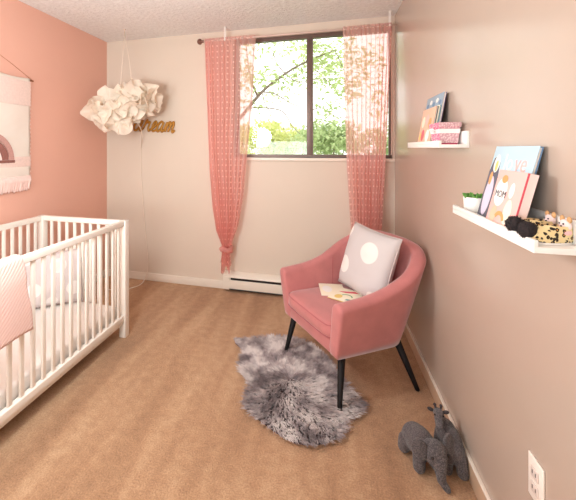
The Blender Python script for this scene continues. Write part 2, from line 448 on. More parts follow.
def curtain(label, xl, xr, zk, ztail, W0, nf, g, seed, kx):
    rnd = random.Random(seed)
    ph = rnd.random() * 6
    t = thing('sheer_curtain', label, 'curtain', (kx, RY, ztail), group='sheer pink curtains at the window')
    ztop = RZ + .022
    def gath(z):   # 1 = loose cloth, 0 = tied
        return sstep(zk, zk + 1.05, z) if z >= zk else 0
    def pos(u, v):
        z = ztop + (ztail - ztop) * v
        if z >= zk:
            a, c = interp(xl, z), interp(xr, z)
        else:
            k = (zk - z) / (zk - ztail)
            hw = .032 + .028 * k ** .8
            a, c = kx - hw, kx + hw * .8
        s = g(u); G = gath(z)
        ss = s * G ** .5 + u * (1 - G ** .5)
        x = a + (c - a) * ss
        amp = .016 + .010 * (1 - G)
        if z > RZ - .05: amp *= .45 + .55 * min(1, (RZ + .02 - z) / .07)
        w = math.sin(2 * PI * nf * u + ph + .5 * math.sin(3 * z)) + .4 * math.sin(2 * PI * nf * 2.3 * u + 1.7 * z + ph)
        x += .008 * G * math.cos(2 * PI * nf * u + ph) * (1 if 0.02 < u < .98 else 0)
        y = amp * w
        if z < zk + .15:
            q = 1 - max(0, (z - zk)) / .15 if z > zk else 1
            y = y * (1 - .3 * q) + .028 * q * math.sin(2 * PI * 3 * u)
        zz = z
        if v > .96: zz += .05 * math.sin(2 * PI * 2 * u + 1) * (v - .96) / .04
        return Vector((x - kx, y, zz - ztail))
    def uvf(u, v): return (u * W0, v * (ztop - ztail))
    b = MB(); b.grid(pos, 170, 110, uvfn=uvf)
    b.build('panel', M['sheer'], t, smooth=True, weld=False)
    # the panel is tied into a loose knot near the bottom
    pts = []
    for i in range(26):
        q = 2 * PI * i / 18
        pts.append((.042 * math.cos(q), .036 * math.sin(q), zk - ztail - .045 + .05 * i / 26 + .012 * math.sin(q * 2)))
    b = MB(); b.uv = []
    b.tube(catmull(pts, 3), .021, 10)
    m = len(b.v); b.uv = [((i % 10) * .01, (i // 10) * .012) for i in range(m)]
    b.build('knot', M['sheer'], t, smooth=True, weld=False)
    return t
curtain('sheer pink curtain left of the window, knotted above the heater',
        [(.40, -.945), (.58, -1.010), (.8, -1.045), (1.13, -1.07), (1.77, -1.095), (2.3, -1.112), (2.4, -1.112)],
        [(.40, -.878), (.52, -.845), (.64, -.80), (.9, -.755), (1.22, -.725), (1.76, -.67), (2.31, -.643), (2.4, -.643)],
        .43, .23, 1.25, 11, lambda u: u ** 1.55, 3, -.915)
curtain('sheer pink curtain in the corner behind the armchair',
        [(.40, .245), (.67, .165), (1.15, .136), (1.65, .12), (2.3, .104), (2.4, .104)],
        [(.40, .31), (.68, .405), (1.15, .43), (1.64, .452), (2.3, .48), (2.4, .48)],
        .43, .23, 1.25, 11, lambda u: 1 - (1 - u) ** 1.25 if u < 1 else 1, 5, .275)

# ------------------------------------------------------------------ crib
cx0, cx1, cy0, cy1, CHt = -2.135, -1.38, .90, 2.245, .82
crib = thing('crib', 'white wooden slatted baby crib against the pink wall', 'crib', ((cx0 + cx1) / 2, (cy0 + cy1) / 2, 0))
ox, oy = crib.location.x, crib.location.y
def cbox(name, x0, x1, y0, y1, z0, z1, bev=.004):
    return MB().box(x0 - ox, x1 - ox, y0 - oy, y1 - oy, z0, z1).build(name, M['crib_white'], crib, bevel=bev)
P = .05
for (x, y) in ((cx0, cy0), (cx1 - P, cy0), (cx0, cy1 - P), (cx1 - P, cy1 - P)): cbox('corner_post', x, x + P, y, y + P, 0, CHt)
for x in (cx0 + .009, cx1 - .041):
    cbox('top_rail', x, x + .032, cy0 + P, cy1 - P, CHt - .036, CHt)
    cbox('bottom_rail', x, x + .032, cy0 + P, cy1 - P, .118, .158)
    for i in range(18):
        y = 2.151 - .0668 * i
        cbox('spindle', x + .009, x + .023, y - .0115, y + .0115, .158, CHt - .036, .003)
for y in (cy0 + .009, cy1 - .041):
    cbox('top_rail', cx0 + P, cx1 - P, y, y + .032, CHt - .036, CHt)
    cbox('bottom_rail', cx0 + P, cx1 - P, y, y + .032, .118, .158)
    for i in range(9):
        x = -2.032 + .0685 * (i + .1)
        cbox('spindle', x - .0115, x + .0115, y + .009, y + .023, .158, CHt - .036, .003)
b = MB()
for i in range(14):
    y = cy0 + .07 + i * .092
    b.box(cx0 + .03 - ox, cx1 - .03 - ox, y - oy, y + .06 - oy, .092, .104)
b.box(cx0 + .041 - ox, cx0 + .06 - ox, cy0 + .05 - oy, cy1 - .05 - oy, .075, .092); b.box(cx1 - .06 - ox, cx1 - .041 - ox, cy0 + .05 - oy, cy1 - .05 - oy, .075, .092)
b.build('slatted_base', M['crib_white'], crib, weld=False)
for y in (2.215, .925):
    for z in (.150, .128):
        b = MB(); b.tube([(cx1 - .001 - ox, y - oy, z), (cx1 + .0015 - ox, y - oy, z)], .005, 10); b.build('bolt', M['bracket'], crib)

def rounded_slab(x0, x1, y0, y1, z0, z1, r):
    b = MB(); b.box(x0, x1, y0, y1, z0, z1); return b
mt = rounded_slab(-.325, .325, -.62, .62, 0, .118, .03).build('crib_mattress', M['sheet'], bevel=.022)
mt.location = (ox, oy, .106)
tag(mt, 'white sheeted crib mattress lying inside the crib', 'mattress')

def cushion_mesh(w, hgt, th, n=22, puff=.5, wob=0, seed=0):
    """pillow standing in xz, thickness along y, with UVs"""
    b = MB()
    for side in (-1, 1):
        def fn(u, v, side=side):
            a, c = 2 * u - 1, 2 * v - 1
            e = max(0, (1 - abs(a) ** 2.6) * (1 - abs(c) ** 2.6)) ** puff
            pin = 1 - .055 * (1 - a * a) * abs(c) ** 3
            pin2 = 1 - .055 * (1 - c * c) * abs(a) ** 3
            wv = wob * noise.noise(Vector((a * 2.2 + seed, c * 2.2, side * 3.0)))
            return Vector((a * w / 2 * pin2, side * (th / 2 * e + wv * e), c * hgt / 2 * pin))
        b.grid(fn, n, n, uvfn=lambda u, v: (u, v))
    return b
def piping_pts(w, hgt, n=20):
    pts = []
    for k in range(4 * n):
        s, t = k // n, (k % n) / n * 2 - 1
        a, c = ((t, -1), (1, t), (-t, 1), (-1, -t))[s]
        pts.append((a * w / 2 * (1 - .055 * (1 - c * c) * abs(a) ** 3), 0, c * hgt / 2 * (1 - .055 * (1 - a * a) * abs(c) ** 3)))
    pts.append(pts[0]); return pts
cp = thing('pillow', 'pale grey spotted pillow propped up inside the crib', 'pillow', (-1.865, 2.045, .226), math.atan2(.21, .23))
M4 = Matrix.Translation((0, .035, .186)) @ Matrix.Rotation(math.radians(-9), 4, 'X')
for nm, bb, mm in (('pillow_cover', cushion_mesh(.40, .37, .13, wob=.02), M['dots_crib']),):
    bb.v = [tuple(M4 @ Vector(p)) for p in bb.v]; bb.build(nm, mm, cp, smooth=True)
b = MB(); b.tube([tuple(M4 @ Vector(p)) for p in piping_pts(.40, .37)], .0035, 6); b.build('piping', mat('grey piping', rgb(196, 180, 178), .9), cp, smooth=True)

# knitted blanket over the crib rail
bl = MB()
ya, yb = .985, 1.325
def blank(u, v):
    # v along the drape: inside -> over the rail -> outside
    Lin, Lo = .30, .365
    s = v * (Lin + Lo + .06) - Lin
    y = ya + (yb - ya) * u
    top = CHt + .006
    if s < 0: x, z = cx1 - .049, top + s
    elif s < .06:
        q = s / .06 * PI; x, z = cx1 - .025 - .024 * math.cos(q), top + .008 * math.sin(q)
    else: 
        d = s - .06
        x, z = cx1 - .0005 + .004 + .010 * min(1, d / .1) + .005 * math.sin(9 * u + 2) * min(1, d / .2), top - d
        y += .062 * (d / .36) * (u - .3) / .7 + .004 * math.sin(d * 30)
        z -= .012 * math.sin(u * 5 + 1) * d / .36
    return Vector((x - (cx1), y - 1.15, z))
bl.grid(blank, 36, 60, uvfn=lambda u, v: (u * .34, v * .72))
o = bl.build('knitted_blanket', M['knit'], smooth=True, solid=.007)
o.location = (cx1, 1.15, 0)
tag(o, 'pink knitted blanket draped over the front rail of the crib', 'blanket')

# ------------------------------------------------------------------ armchair
A = math.radians(-54.7)
ch = thing('armchair', 'dusty pink upholstered armchair with black tapered legs', 'armchair', (.09, 2.235, 0), A)
def plan(u, w, yf, yb, r):
    """U shaped path, u in 0..1 from front of the left arm round the back to the right arm"""
    s1 = yb - r - yf; arc = PI / 2 * r; s2 = 2 * (w - r); Lt = 2 * s1 + 2 * arc + s2
    d = u * Lt
    if d < s1: return Vector((-w, yf + d, 0)), Vector((1, 0, 0))
    d -= s1
    if d < arc:
        q = d / r; return Vector((-w + r - r * math.cos(q), yb - r + r * math.sin(q), 0)), Vector((math.cos(q), -math.sin(q), 0))
    d -= arc
    if d < s2: return Vector((-w + r + d, yb, 0)), Vector((0, -1, 0))
    d -= s2
    if d < arc:
        q = PI / 2 - d / r; return Vector((w - r + r * math.cos(q), yb - r + r * math.sin(q), 0)), Vector((-math.cos(q), -math.sin(q), 0))
    d -= arc
    return Vector((w, yb - r - d, 0)), Vector((-1, 0, 0))
ZB = .262
def outer(u, z):
    k = (z - ZB) / (.80 - ZB)
    w = .268 + (.382 - .268) * k ** .9; yb = .222 + (.388 - .222) * k; yf = -.250 - .030 * k; r = .13 + .10 * k
    return plan(u, w, yf, yb, r)
def hgt(u):
    d = abs(u - .5) * 2      # 0 back centre .. 1 arm front
    return interp([(0, .80), (.12, .797), (.24, .782), (.34, .752), (.44, .705), (.54, .652), (.63, .612), (.72, .588), (.82, .573), (1, .560)], d)
NU = 96; TH_ = .078
rows = []
for i in range(NU + 1):
    u = i / NU; hh = hgt(u); r = TH_ / 2
    row = []
    zr = hh - r
    for k in range(9):
        z = ZB + (zr - ZB) * k / 8
        p, n = outer(u, z); row.append(p + Vector((0, 0, z)))
    p0, n = outer(u, zr)
    for k in range(1, 8):
        q = PI * k / 8
        row.append(p0 + n * (r - r * math.cos(q)) + Vector((0, 0, zr + r * math.sin(q) * .85)))
    for k in range(9):
        z = zr + (.30 - zr) * k / 8
        p, n = outer(u, z); row.append(p + n * TH_ + Vector((0, 0, z)))
    p, n = outer(u, ZB); row.append(p + n * TH_ * .8 + Vector((0, 0, ZB)))
    rows.append(row)
m = len(rows[0]); vs = [p for r_ in rows for p in r_]
fs = [(i * m + k, i * m + (k + 1) % m, (i + 1) * m + (k + 1) % m, (i + 1) * m + k) for i in range(NU) for k in range(m)]
# rounded front ends of the arms: rings shrinking towards their centre line
def endcap(row, sgn):
    c = sum(row, Vector()) / len(row); base = len(vs); prev = None
    out = []
    for st, (f_, dy) in enumerate(((.94, .006), (.80, .012), (.5, .015))):
        ring = []
        for p in row:
            q = Vector(((p.x - c.x) * f_ + c.x, p.y - dy, c.z + (p.z - c.z) * (1 - (1 - f_) * .35)))
            ring.append(q)
        out.append(ring)
    return out
for row, start in ((rows[0], 0), (rows[-1], NU * m)):
    idx = [start + k for k in range(m)]
    for ring in endcap(row, 0):
        b0 = len(vs); vs += ring; nid = [b0 + k for k in range(m)]
        fs += [(idx[k], idx[(k + 1) % m], nid[(k + 1) % m], nid[k]) for k in range(m)]
        idx = nid
    fs.append(tuple(idx))
b = MB(); b.add(vs, fs); b.build('shell', M['pink_velvet'], ch, smooth=True)
# seams down the inner faces where back meets arms
for sgn in (-1, 1):
    u = .5 + sgn * .285; pts = []
    for k in range(8):
        z = .43 + (hgt(u) - .045 - .43) * k / 7
        p, n = outer(u, z); pts.append(p + n * (TH_ + .0005) + Vector((0, 0, z)))
    b = MB(); b.tube(pts, .0022, 6); b.build('seam', M['piping'], ch, smooth=True)
# seat base between the arms
b = MB(); b.box(-.222, .222, -.258, .17, ZB, .345); b.build('seat_base', M['pink_velvet'], ch, bevel=.014)
# seat cushion, slightly crowned
def cush(u, v):
    a = 2 * u - 1
    return Vector((0, 0, 0))
b = MB()
def sq(t): return math.copysign(abs(t) ** .28, t)
nn = 56; vs = []; fs = []
levels = [(.90, .345), (.975, .349), (1.0, .360), (1.0, .405), (.975, .419), (.90, .426), (.7, .432), (.4, .437), (.0, .439)]
for (f_, z) in levels:
    for k in range(nn):
        q = 2 * PI * k / nn
        x = sq(math.cos(q)) * .240; y = sq(math.sin(q)) * .232 - .052
        e = min(1, max(abs(x) / .240, abs(y + .052) / .232))
        vs.append((x * f_, (y + .052) * f_ - .052, z))
fs = [(i * nn + k, i * nn + (k + 1) % nn, (i + 1) * nn + (k + 1) % nn, (i + 1) * nn + k) for i in range(len(levels) - 1) for k in range(nn)]
fs.append(tuple(range(nn))[::-1]); b.add(vs, fs); sc = b.build('seat_cushion', M['pink_velvet'], ch, smooth=True)
for z in (.352, .414):
    b = MB(); pts = [(sq(math.cos(2 * PI * k / nn)) * .2395, sq(math.sin(2 * PI * k / nn)) * .2315 - .052, z) for k in range(nn + 1)]
    b.tube(pts, .003, 6); b.build('piping', M['piping'], sc, smooth=True)
# legs
for (x, y) in ((-1, -1), (1, -1), (-1, 1), (1, 1)):
    if y < 0: top = (x * .235, -.205, ZB + .012); bot = (x * .279, -.252, .0066)
    else: top = (x * .222, .165, ZB + .012); bot = (x * .279, .262, .0)
    top, bot = Vector(top), Vector(bot)
    b = MB(); b.tube([bot, bot + (top - bot) * .03, top], [.011, .0118, .0205], 12); b.build('leg', M['black_wood'], ch, smooth=True)
def chair_local(x, y, z):
    return Matrix.Translation((.09, 2.235, 0)) @ Matrix.Rotation(A, 4, 'Z') @ Vector((x, y, z))

# spotted cushion on the chair
p = chair_local(.003, .10, .430)
cu = thing('throw_pillow', 'grey throw pillow with white spots leaning in the pink armchair', 'pillow', p, A + math.radians(-4))
M4 = Matrix.Translation((0, .055, .205)) @ Matrix.Rotation(math.radians(-17), 4, 'X') @ Matrix.Rotation(math.radians(2), 4, 'Y')
b = cushion_mesh(.435, .41, .145, wob=.012, seed=3); b.v = [tuple(M4 @ Vector(q)) for q in b.v]; b.build('pillow_cover', M['dots_chair'], cu, smooth=True)
b = MB(); b.tube([tuple(M4 @ Vector(q)) for q in piping_pts(.435, .41)], .003, 6); b.build('piping', mat('pale grey piping', rgb(206, 192, 188), .9), cu, smooth=True)

# ------------------------------------------------------------------ books
def text_mesh(txt, size, name, material, parent, Mx, depth=.0004):
    c = bpy.data.curves.new(name, 'FONT'); c.body = txt; c.size = size; c.extrude = depth; c.align_x = 'CENTER'; c.resolution_u = 3
    tmp = bpy.data.objects.new('tmp', c); COL.objects.link(tmp)
    dg = bpy.context.evaluated_depsgraph_get(); dg.update()
    me = bpy.data.meshes.new_from_object(tmp.evaluated_get(dg)); bpy.data.objects.remove(tmp); bpy.data.curves.remove(c)
    me.name = name; me.transform(Mx); me.materials.clear(); me.materials.append(material)
    o = bpy.data.objects.new(name, me); COL.objects.link(o); o.parent = parent; return o
def poly_flat(pts, z=0, th=.0005):
    n = len(pts); b = MB()
    b.add([(x, y, zz) for zz in (z, z + th) for x, y in pts], [tuple(range(n))[::-1], tuple(range(n, 2 * n))] + [(i, (i + 1) % n, n + (i + 1) % n, n + i) for i in range(n)])
    return b
def ring_pts(cx, cy, rx, ry, n=28, a0=0, a1=2 * PI): return [(cx + rx * math.cos(a0 + (a1 - a0) * k / n), cy + ry * math.sin(a0 + (a1 - a0) * k / n)) for k in range(n)]
def band(cx, cy, r0, r1, a0, a1, n=20):
    return [(cx + r1 * math.cos(a0 + (a1 - a0) * k / n), cy + r1 * math.sin(a0 + (a1 - a0) * k / n)) for k in range(n + 1)] + \
           [(cx + r0 * math.cos(a1 + (a0 - a1) * k / n), cy + r0 * math.sin(a1 + (a0 - a1) * k / n)) for k in range(n + 1)]
def book(name, label, w, hg, th, cover_mat, root_loc, rot, cat='book', group=None, spine_left=True, spine_mat=None, back_mat=None):
    """local: x = width (left->right on the cover), y = height, z = out of the front cover; bottom-centre-back at origin"""
    t = thing(name, label, cat, root_loc, 0, group); t.rotation_euler = rot
    c = .0022
    MB().box(-w / 2, w / 2, 0, hg, th - c, th).build('front_cover', cover_mat, t, bevel=.0006)
    MB().box(-w / 2, w / 2, 0, hg, 0, c).build('back_cover', back_mat or cover_mat, t, bevel=.0006)
    xs = -w / 2 if spine_left else w / 2 - c
    MB().box(xs, xs + c, 0, hg, c, th - c).build('spine', spine_mat or cover_mat, t)
    MB().box(-w / 2 + (c if spine_left else .004), w / 2 - (.004 if spine_left else c), .004, hg - .004, c, th - c).build('page_block', M['paper_page'], t)
    return t
def wall_book_rot(lean):
    # cover faces -x (away from the right wall): local z -> -x, local y -> up, local x -> -y ... as seen from the room left->right is far->near
    R = Matrix(((0, 0, -1), (-1, 0, 0), (0, 1, 0)))     # columns: local x->(0,-1,0), y->(0,0,1), z->(-1,0,0)
    return (Matrix.Rotation(lean, 3, 'Y') @ R).to_euler()

# ------------------------------------------------------------------ picture ledges
def ledge(label, y0, y1, z):
    t = thing('wall_shelf', label, 'shelf', (xr((y0 + y1) / 2), (y0 + y1) / 2, z), RA, group='white picture ledges on the beige wall')
    hl = (y1 - y0) / 2; d = .112
    MB().box(-d, 0, -hl, hl, 0, .014).build('shelf_board', M['white'], t, bevel=.0015)
    MB().box(-d, -d + .010, -hl, hl, .014, .030).build('front_lip', M['white'], t, bevel=.0015)
    MB().box(-.012, 0, -hl, hl, .014, .070).build('back_rail', M['white'], t, bevel=.0015)
    return t
LZ, UZ = 1.093, 1.334
ledge('white picture ledge holding the slippers, two books and small plant', .968, 1.493, LZ)
ledge('white picture ledge holding the pink gift box, nearer the window', 1.655, 2.222, UZ)

# ---- near ledge: blue book, pink book, plant, slippers
zb = LZ + .0142
lean = math.radians(15)
def lean_root(xfoot, y, z): return (xfoot, y, z)
bb = book('picture_book', 'large pale blue picture book with penguin, behind the pink book', .255, .236, .010, M['ink_blue_light'], (.490, 1.258, zb), wall_book_rot(math.radians(14)), spine_left=True, spine_mat=M['ink_charcoal'], back_mat=M['ink_blue'])
zt = .0101
poly_flat([(-.1265, .001), (-.1265, .150), (-.112, .195), (-.090, .205), (-.068, .185), (-.056, .13), (-.040, .06), (-.036, .001)], zt).build('illustration', M['ink_charcoal'], bb)
poly_flat(ring_pts(-.086, .178, .019, .030), zt + .0005).build('illustration', M['ink_white'], bb)
poly_flat(ring_pts(-.083, .170, .0085, .018), zt + .0010).build('illustration', M['ink_yellow'], bb)
poly_flat(ring_pts(-.090, .070, .026, .066), zt + .0005).build('illustration', M['ink_lilac'], bb)
poly_flat(ring_pts(-.100, .128, .010, .022), zt + .0010).build('illustration', M['ink_orange'], bb)
text_mesh('lo', .075, 'title', M['ink_white'], bb, Matrix.Translation((-.012, .160, zt + .0004)))
text_mesh('ve', .075, 'title', M['ink_pink'], bb, Matrix.Translation((.060, .160, zt + .0004)))
pb = book('picture_book', 'pink picture book with red spine edge, in front of the blue book', .162, .160, .024, M['ink_pink'], (.479, 1.172, zb), wall_book_rot(math.radians(14)), spine_left=False, spine_mat=M['ink_blush'], back_mat=M['ink_blush'])
zt = .0241
MB().box(.0800, .0814, .001, .159, .0200, .0243).build('cover_edge', M['ink_rose'], pb)
poly_flat(ring_pts(-.035, .095, .033, .042), zt).build('illustration', M['ink_white'], pb)
poly_flat(ring_pts(-.030, .134, .016, .012), zt + .0004).build('illustration', M['ink_orange'], pb)
poly_flat(ring_pts(.025, .105, .013, .022), zt).build('illustration', M['ink_white'], pb)
poly_flat(ring_pts(.030, .045, .020, .035), zt).build('illustration', M['ink_cream'], pb)
poly_flat(ring_pts(-.045, .028, .018, .025), zt).build('illustration', M['ink_peach'], pb)
poly_flat(band(-.005, .01, .02, .032, .3, 2.6), zt + .0006).build('illustration', M['ink_orange'], pb)
text_mesh('MOM', .028, 'title', M['ink_dark'], pb, Matrix.Translation((-.033, .080, zt + .0006)))

pot = thing('potted_succulent', 'small white pot of green succulent on the near ledge', 'plant', (.500, 1.452, zb))
MB().lathe([(0, 0), (.033, 0), (.036, .003), (.0385, .050), (.0375, .052), (.0355, .050), (.0345, .040), (0, .040)], 28).build('pot', M['pot_white'], pot, smooth=True)
MB().lathe([(.0345, .038), (.0345, .043), (0, .045)], 20).build('soil', M['soil'], pot)
b = MB(); rnd = random.Random(4)
for i in range(70):
    q = rnd.random() * 2 * PI; rr = .032 * math.sqrt(rnd.random()); c = Vector((rr * math.cos(q), rr * math.sin(q), .044))
    d = Vector((math.cos(q) * rr / .032 * .8 + rnd.uniform(-.3, .3), math.sin(q) * rr / .032 * .8 + rnd.uniform(-.3, .3), 1)).normalized()
    l = rnd.uniform(.014, .024)
    b.tube([c, c + d * l * .5, c + d * l * .85, c + d * l], [.002, .0045, .003, .0003], 6)
b.build('rosette_leaves', M['succulent'], pot, smooth=True)

def slipper(label, x, y, rz):
    t = thing('baby_slipper', label, 'slipper', (x, y, zb), rz, 'leopard baby slippers on the near ledge')
    # local: toe towards +y, heel towards -y
    W, Ln = .026, .050
    def foot(a):  # outline
        q = 2 * PI * a; y_ = math.sin(q) * Ln; k = .82 + .18 * (y_ / Ln)
        return Vector((math.cos(q) * W * k, y_, 0))
    n = 30; vs = [foot(k / n) for k in range(n)]
    b = MB(); b.add([v * .96 for v in vs] + [v + Vector((0, 0, .003)) for v in vs] + [v + Vector((0, 0, .007)) for v in vs],
                    [tuple(range(n))[::-1], tuple(range(2 * n, 3 * n))] + [(j * n + k, j * n + (k + 1) % n, (j + 1) * n + (k + 1) % n, (j + 1) * n + k) for j in range(2) for k in range(n)])
    b.build('sole', M['sole'], t, smooth=True)
    # upper: closed toe, open mouth towards the heel
    def up(u, v):
        p = foot(u); k = (p.y / Ln + 1) / 2
        hh = .034 + .004 * math.sin(PI * k)
        inn = 1 - (.10 + .75 * sstep(.42, .75, k)) * sstep(.35, 1, v)
        return Vector((p.x * inn * .99, p.y * (1 - .15 * v * v) if k > .4 else p.y * (1 - .04 * v), .006 + hh * math.sin(v * PI / 2) * (1 if k < .6 else 1 - .25 * (k - .6))))
    b = MB(); b.grid(up, 36, 10, closed_u=True); b.build('upper', M['leopard'], t, smooth=True, solid=.003)
    # padded lining at the mouth
    b = MB(); b.ell((0, -.022, .028), (.019, .026, .012)); b.build('lining', M['ear_pink'], t, smooth=True)
    # fluffy pompom on the toe
    b = MB(); rnd = random.Random(int(x * 1000)); c = Vector((0, .044, .030))
    b.ell(c, (.0205, .0205, .0205), nu=14, nv=10)
    for i in range(420):
        d = Vector((rnd.gauss(0, 1), rnd.gauss(0, 1), rnd.gauss(0, 1))).normalized()
        if (c + d * .024).z < .001: continue
        a = d.orthogonal().normalized() * .0022
        b.add([c + d * .015 + a, c + d * .015 - a, c + d * rnd.uniform(.022, .0248)], [(0, 1, 2)])
    b.build('pompom', M['black_fur'], t, weld=False)
    # small animal face with ears on the heel tab
    b = MB(); b.ell((0, -.036, .044), (.016, .009, .014)); f = b.build('heel_face', M['ear_blush'], t, smooth=True)
    for sx in (-1, 1):
        b = MB(); b.ell((sx * .011, -.037, .058), (.006, .004, .008)); b.build('ear', M['ear_tan'], f, smooth=True)
    b = MB(); b.ell((-.006, -.0275, .048), (.002, .002, .002), nu=8, nv=6); b.ell((.006, -.0275, .048), (.002, .002, .002), nu=8, nv=6); b.ell((0, -.027, .042), (.0028, .002, .002), nu=8, nv=6)
    b.build('face_stitching', M['eye'], f)
    return t
slipper('leopard baby slipper with black pompom, the one nearer the pink book', .500, 1.078, PI / 2 + .12)
slipper('leopard baby slipper with black pompom, nearest the end of ledge', .498, 1.014, PI / 2 + .12)

# ---- far ledge
zu = UZ + .0142
ub = book('picture_book', 'tallest blue topped picture book at the back of the far ledge', .30, .255, .012, M['ink_greyblue'], (.490, 2.045, zu), wall_book_rot(math.radians(10)), back_mat=M['ink_purple'], spine_mat=M['ink_purple'])
zt = .0121
poly_flat([(-.148, .002), (.148, .002), (.148, .17), (.05, .19), (-.06, .165), (-.148, .18)], zt).build('illustration', M['ink_peach'], ub)
for k in range(5): poly_flat(ring_pts(-.11 + k * .055, .21 + .015 * (k % 2), .022, .012), zt).build('illustration', M['ink_white'] if k % 2 else M['ink_blue'], ub)
tb = book('picture_book', 'slim teal edged picture book between two others on the far ledge', .27, .192, .008, M['ink_cream'], (.477, 2.030, zu), wall_book_rot(math.radians(10)), back_mat=M['ink_teal'], spine_mat=M['ink_teal'])
fb = book('picture_book', 'peach picture book in front on the far ledge, beside the pink box', .245, .188, .010, M['ink_peach'], (.4675, 2.022, zu), wall_book_rot(math.radians(10)), back_mat=M['ink_dark'])
zt = .0101
for (a, c, r, mm) in ((-.07, .12, .03, 'ink_cream'), (.0, .13, .028, 'ink_pink'), (.06, .11, .026, 'ink_orange'), (-.04, .05, .03, 'ink_rose'), (.05, .045, .032, 'ink_white'), (-.09, .045, .02, 'ink_yellow')):
    poly_flat(ring_pts(a, c, r, r), zt).build('illustration', M[mm], fb)

gb = thing('gift_box', 'pink cloth covered gift box tied with white ribbon', 'box', (.487, 1.765, zu), RA)
def frus(b, w0, l0, w1, l1, z0, z1, mi=0):
    vs = [(sx * w, sy * l, z) for (w, l, z) in ((w0, l0, z0), (w1, l1, z1)) for sx, sy in ((-1, -1), (1, -1), (1, 1), (-1, 1))]
    b.add(vs, [(0, 3, 2, 1), (4, 5, 6, 7), (0, 1, 5, 4), (1, 2, 6, 5), (2, 3, 7, 6), (3, 0, 4, 7)], mi); return b
b = frus(MB(), .034, .058, .039, .066, .006, .073); b.mi = [0, 0, 1, 1, 1, 0]; b.build('box_body', [M['gift_pink'], M['gift_mauve']], gb)
frus(MB(), .031, .054, .033, .057, 0, .006).build('box_foot', M['gift_red'], gb)
b = frus(MB(), .043, .072, .044, .074, .073, .094); b.mi = [0, 0, 1, 1, 1, 0]; b.build('box_lid', [M['gift_pink'], M['gift_mauve']], gb, bevel=.003)
frus(MB(), .0385, .0655, .0402, .0685, .048, .066).build('ribbon', M['ribbon'], gb)
b = MB()
for s in (-1, 1): b.tube(catmull([(-.041, 0, .057), (-.053, s * .012, .068), (-.051, s * .026, .064), (-.044, s * .012, .055), (-.041, 0, .057)], 4), .0035, 6)
b.build('bow', M['ribbon'], gb, smooth=True)

# ---- two slim books on the chair seat
sp = chair_local(-.035, -.055, .4385)
sb = book('picture_book', 'thin open topped white story book under another on chair seat', .15, .19, .004, M['ink_cream'], sp, (0, 0, A + math.radians(62)))
sb['label'] = 'slim cream picture book lying underneath on the chair seat'
poly_flat(ring_pts(-.03, .10, .03, .05), .0041).build('illustration', M['ink_white'], sb)
sp = chair_local(.042, -.075, .443)
s2 = book('picture_book', 'slim picture book with red and green art on top on chair seat', .15, .19, .006, M['ink_cream'], sp, (0, 0, A + math.radians(28)), back_mat=M['ink_yellow'], spine_mat=M['ink_yellow'])
zt = .0061
poly_flat([(-.06, .12), (.02, .172), (.05, .16), (-.02, .12)], zt).build('illustration', M['ink_rose'], s2)
poly_flat(band(.01, .07, .028, .036, .2, 2.8), zt).build('illustration', M['ink_green'], s2)
poly_flat(ring_pts(-.03, .05, .022, .03), zt).build('illustration', M['ink_yellow'], s2)
poly_flat([(.02, .02), (.065, .03), (.06, .05), (.025, .04)], zt).build('illustration', M['ink_teal'], s2)

# ------------------------------------------------------------------ sheepskin rug
OUT = [(-.64, 2.352), (-.548, 2.255), (-.535, 2.16), (-.512, 2.04), (-.425, 1.93), (-.425, 1.85), (-.420, 1.76), (-.325, 1.685), (-.2, 1.615), (-.107, 1.602), (.0, 1.645), (.065, 1.72),
       (.085, 1.81), (.135, 1.85), (.172, 1.93), (.135, 2.03), (.06, 2.12), (.01, 2.25), (-.05, 2.36), (-.12, 2.43), (-.198, 2.472), (-.33, 2.478), (-.43, 2.455), (-.50, 2.43), (-.55, 2.40)]
RC = Vector((-.22, 2.05, 0))
outl = [((p.x - RC.x) * .955, (p.y - RC.y) * .955) for p in catmull([(x, y, 0) for x, y in OUT + OUT[:1]], 5)[:-1]]
rug = thing('sheepskin_rug', 'shaggy grey sheepskin rug lying under the armchair front', 'rug', (RC.x, RC.y, 0))
poly_flat(outl, 0.0005, .006).build('hide', M['hide'], rug)
def inside(x, y):
    c = False; n = len(outl)
    for i in range(n):
        x1, y1 = outl[i]; x2, y2 = outl[(i + 1) % n]
        if (y1 > y) != (y2 > y) and x < (x2 - x1) * (y - y1) / (y2 - y1) + x1: c = not c
    return c
rnd = random.Random(11); b = MB(); cnt = 0
NF = 20000
while cnt < NF:
    x, y = rnd.uniform(-.47, .42), rnd.uniform(-.46, .45)
    if not inside(x, y): continue
    cnt += 1
    # clumps: hair leans along a swirling noise field
    gx, gy = round(x / .022) * .022, round(y / .022) * .022
    a = 3.2 * noise.noise(Vector((x * 4, y * 4, 1.3))) + .6 * noise.noise(Vector((gx * 40, gy * 40, 3))) + math.radians(230)
    a = math.atan2(y, x) + 1.1 * noise.noise(Vector((x * 6, y * 6, 1.3))) + .7 * noise.noise(Vector((gx * 40, gy * 40, 3)))
    l = rnd.uniform(.032, .056); lean_ = rnd.uniform(.8, 1.5)
    d = Vector((math.cos(a) * lean_, math.sin(a) * lean_, 1)).normalized()
    p0 = Vector((x, y, .005)); tip = Vector((gx - x, gy - y, 0)) * .22
    p1 = p0 + d * l * .55 + tip * .4; p2 = p0 + d * l * .9 + Vector((math.cos(a), math.sin(a), -.3)) * l * .3 + tip
    if p2.z < .006: p2.z = .006
    s = Vector((-math.sin(a), math.cos(a), 0)); s = (s + Vector((rnd.uniform(-.6, .6), rnd.uniform(-.6, .6), 0))).normalized() * .0024
    b.add([p0 - s, p0 + s, p1 + s * .85, p1 - s * .85, p2], [(0, 1, 2, 3), (3, 2, 4)])
b.build('wool', M['fur'], rug, weld=False)

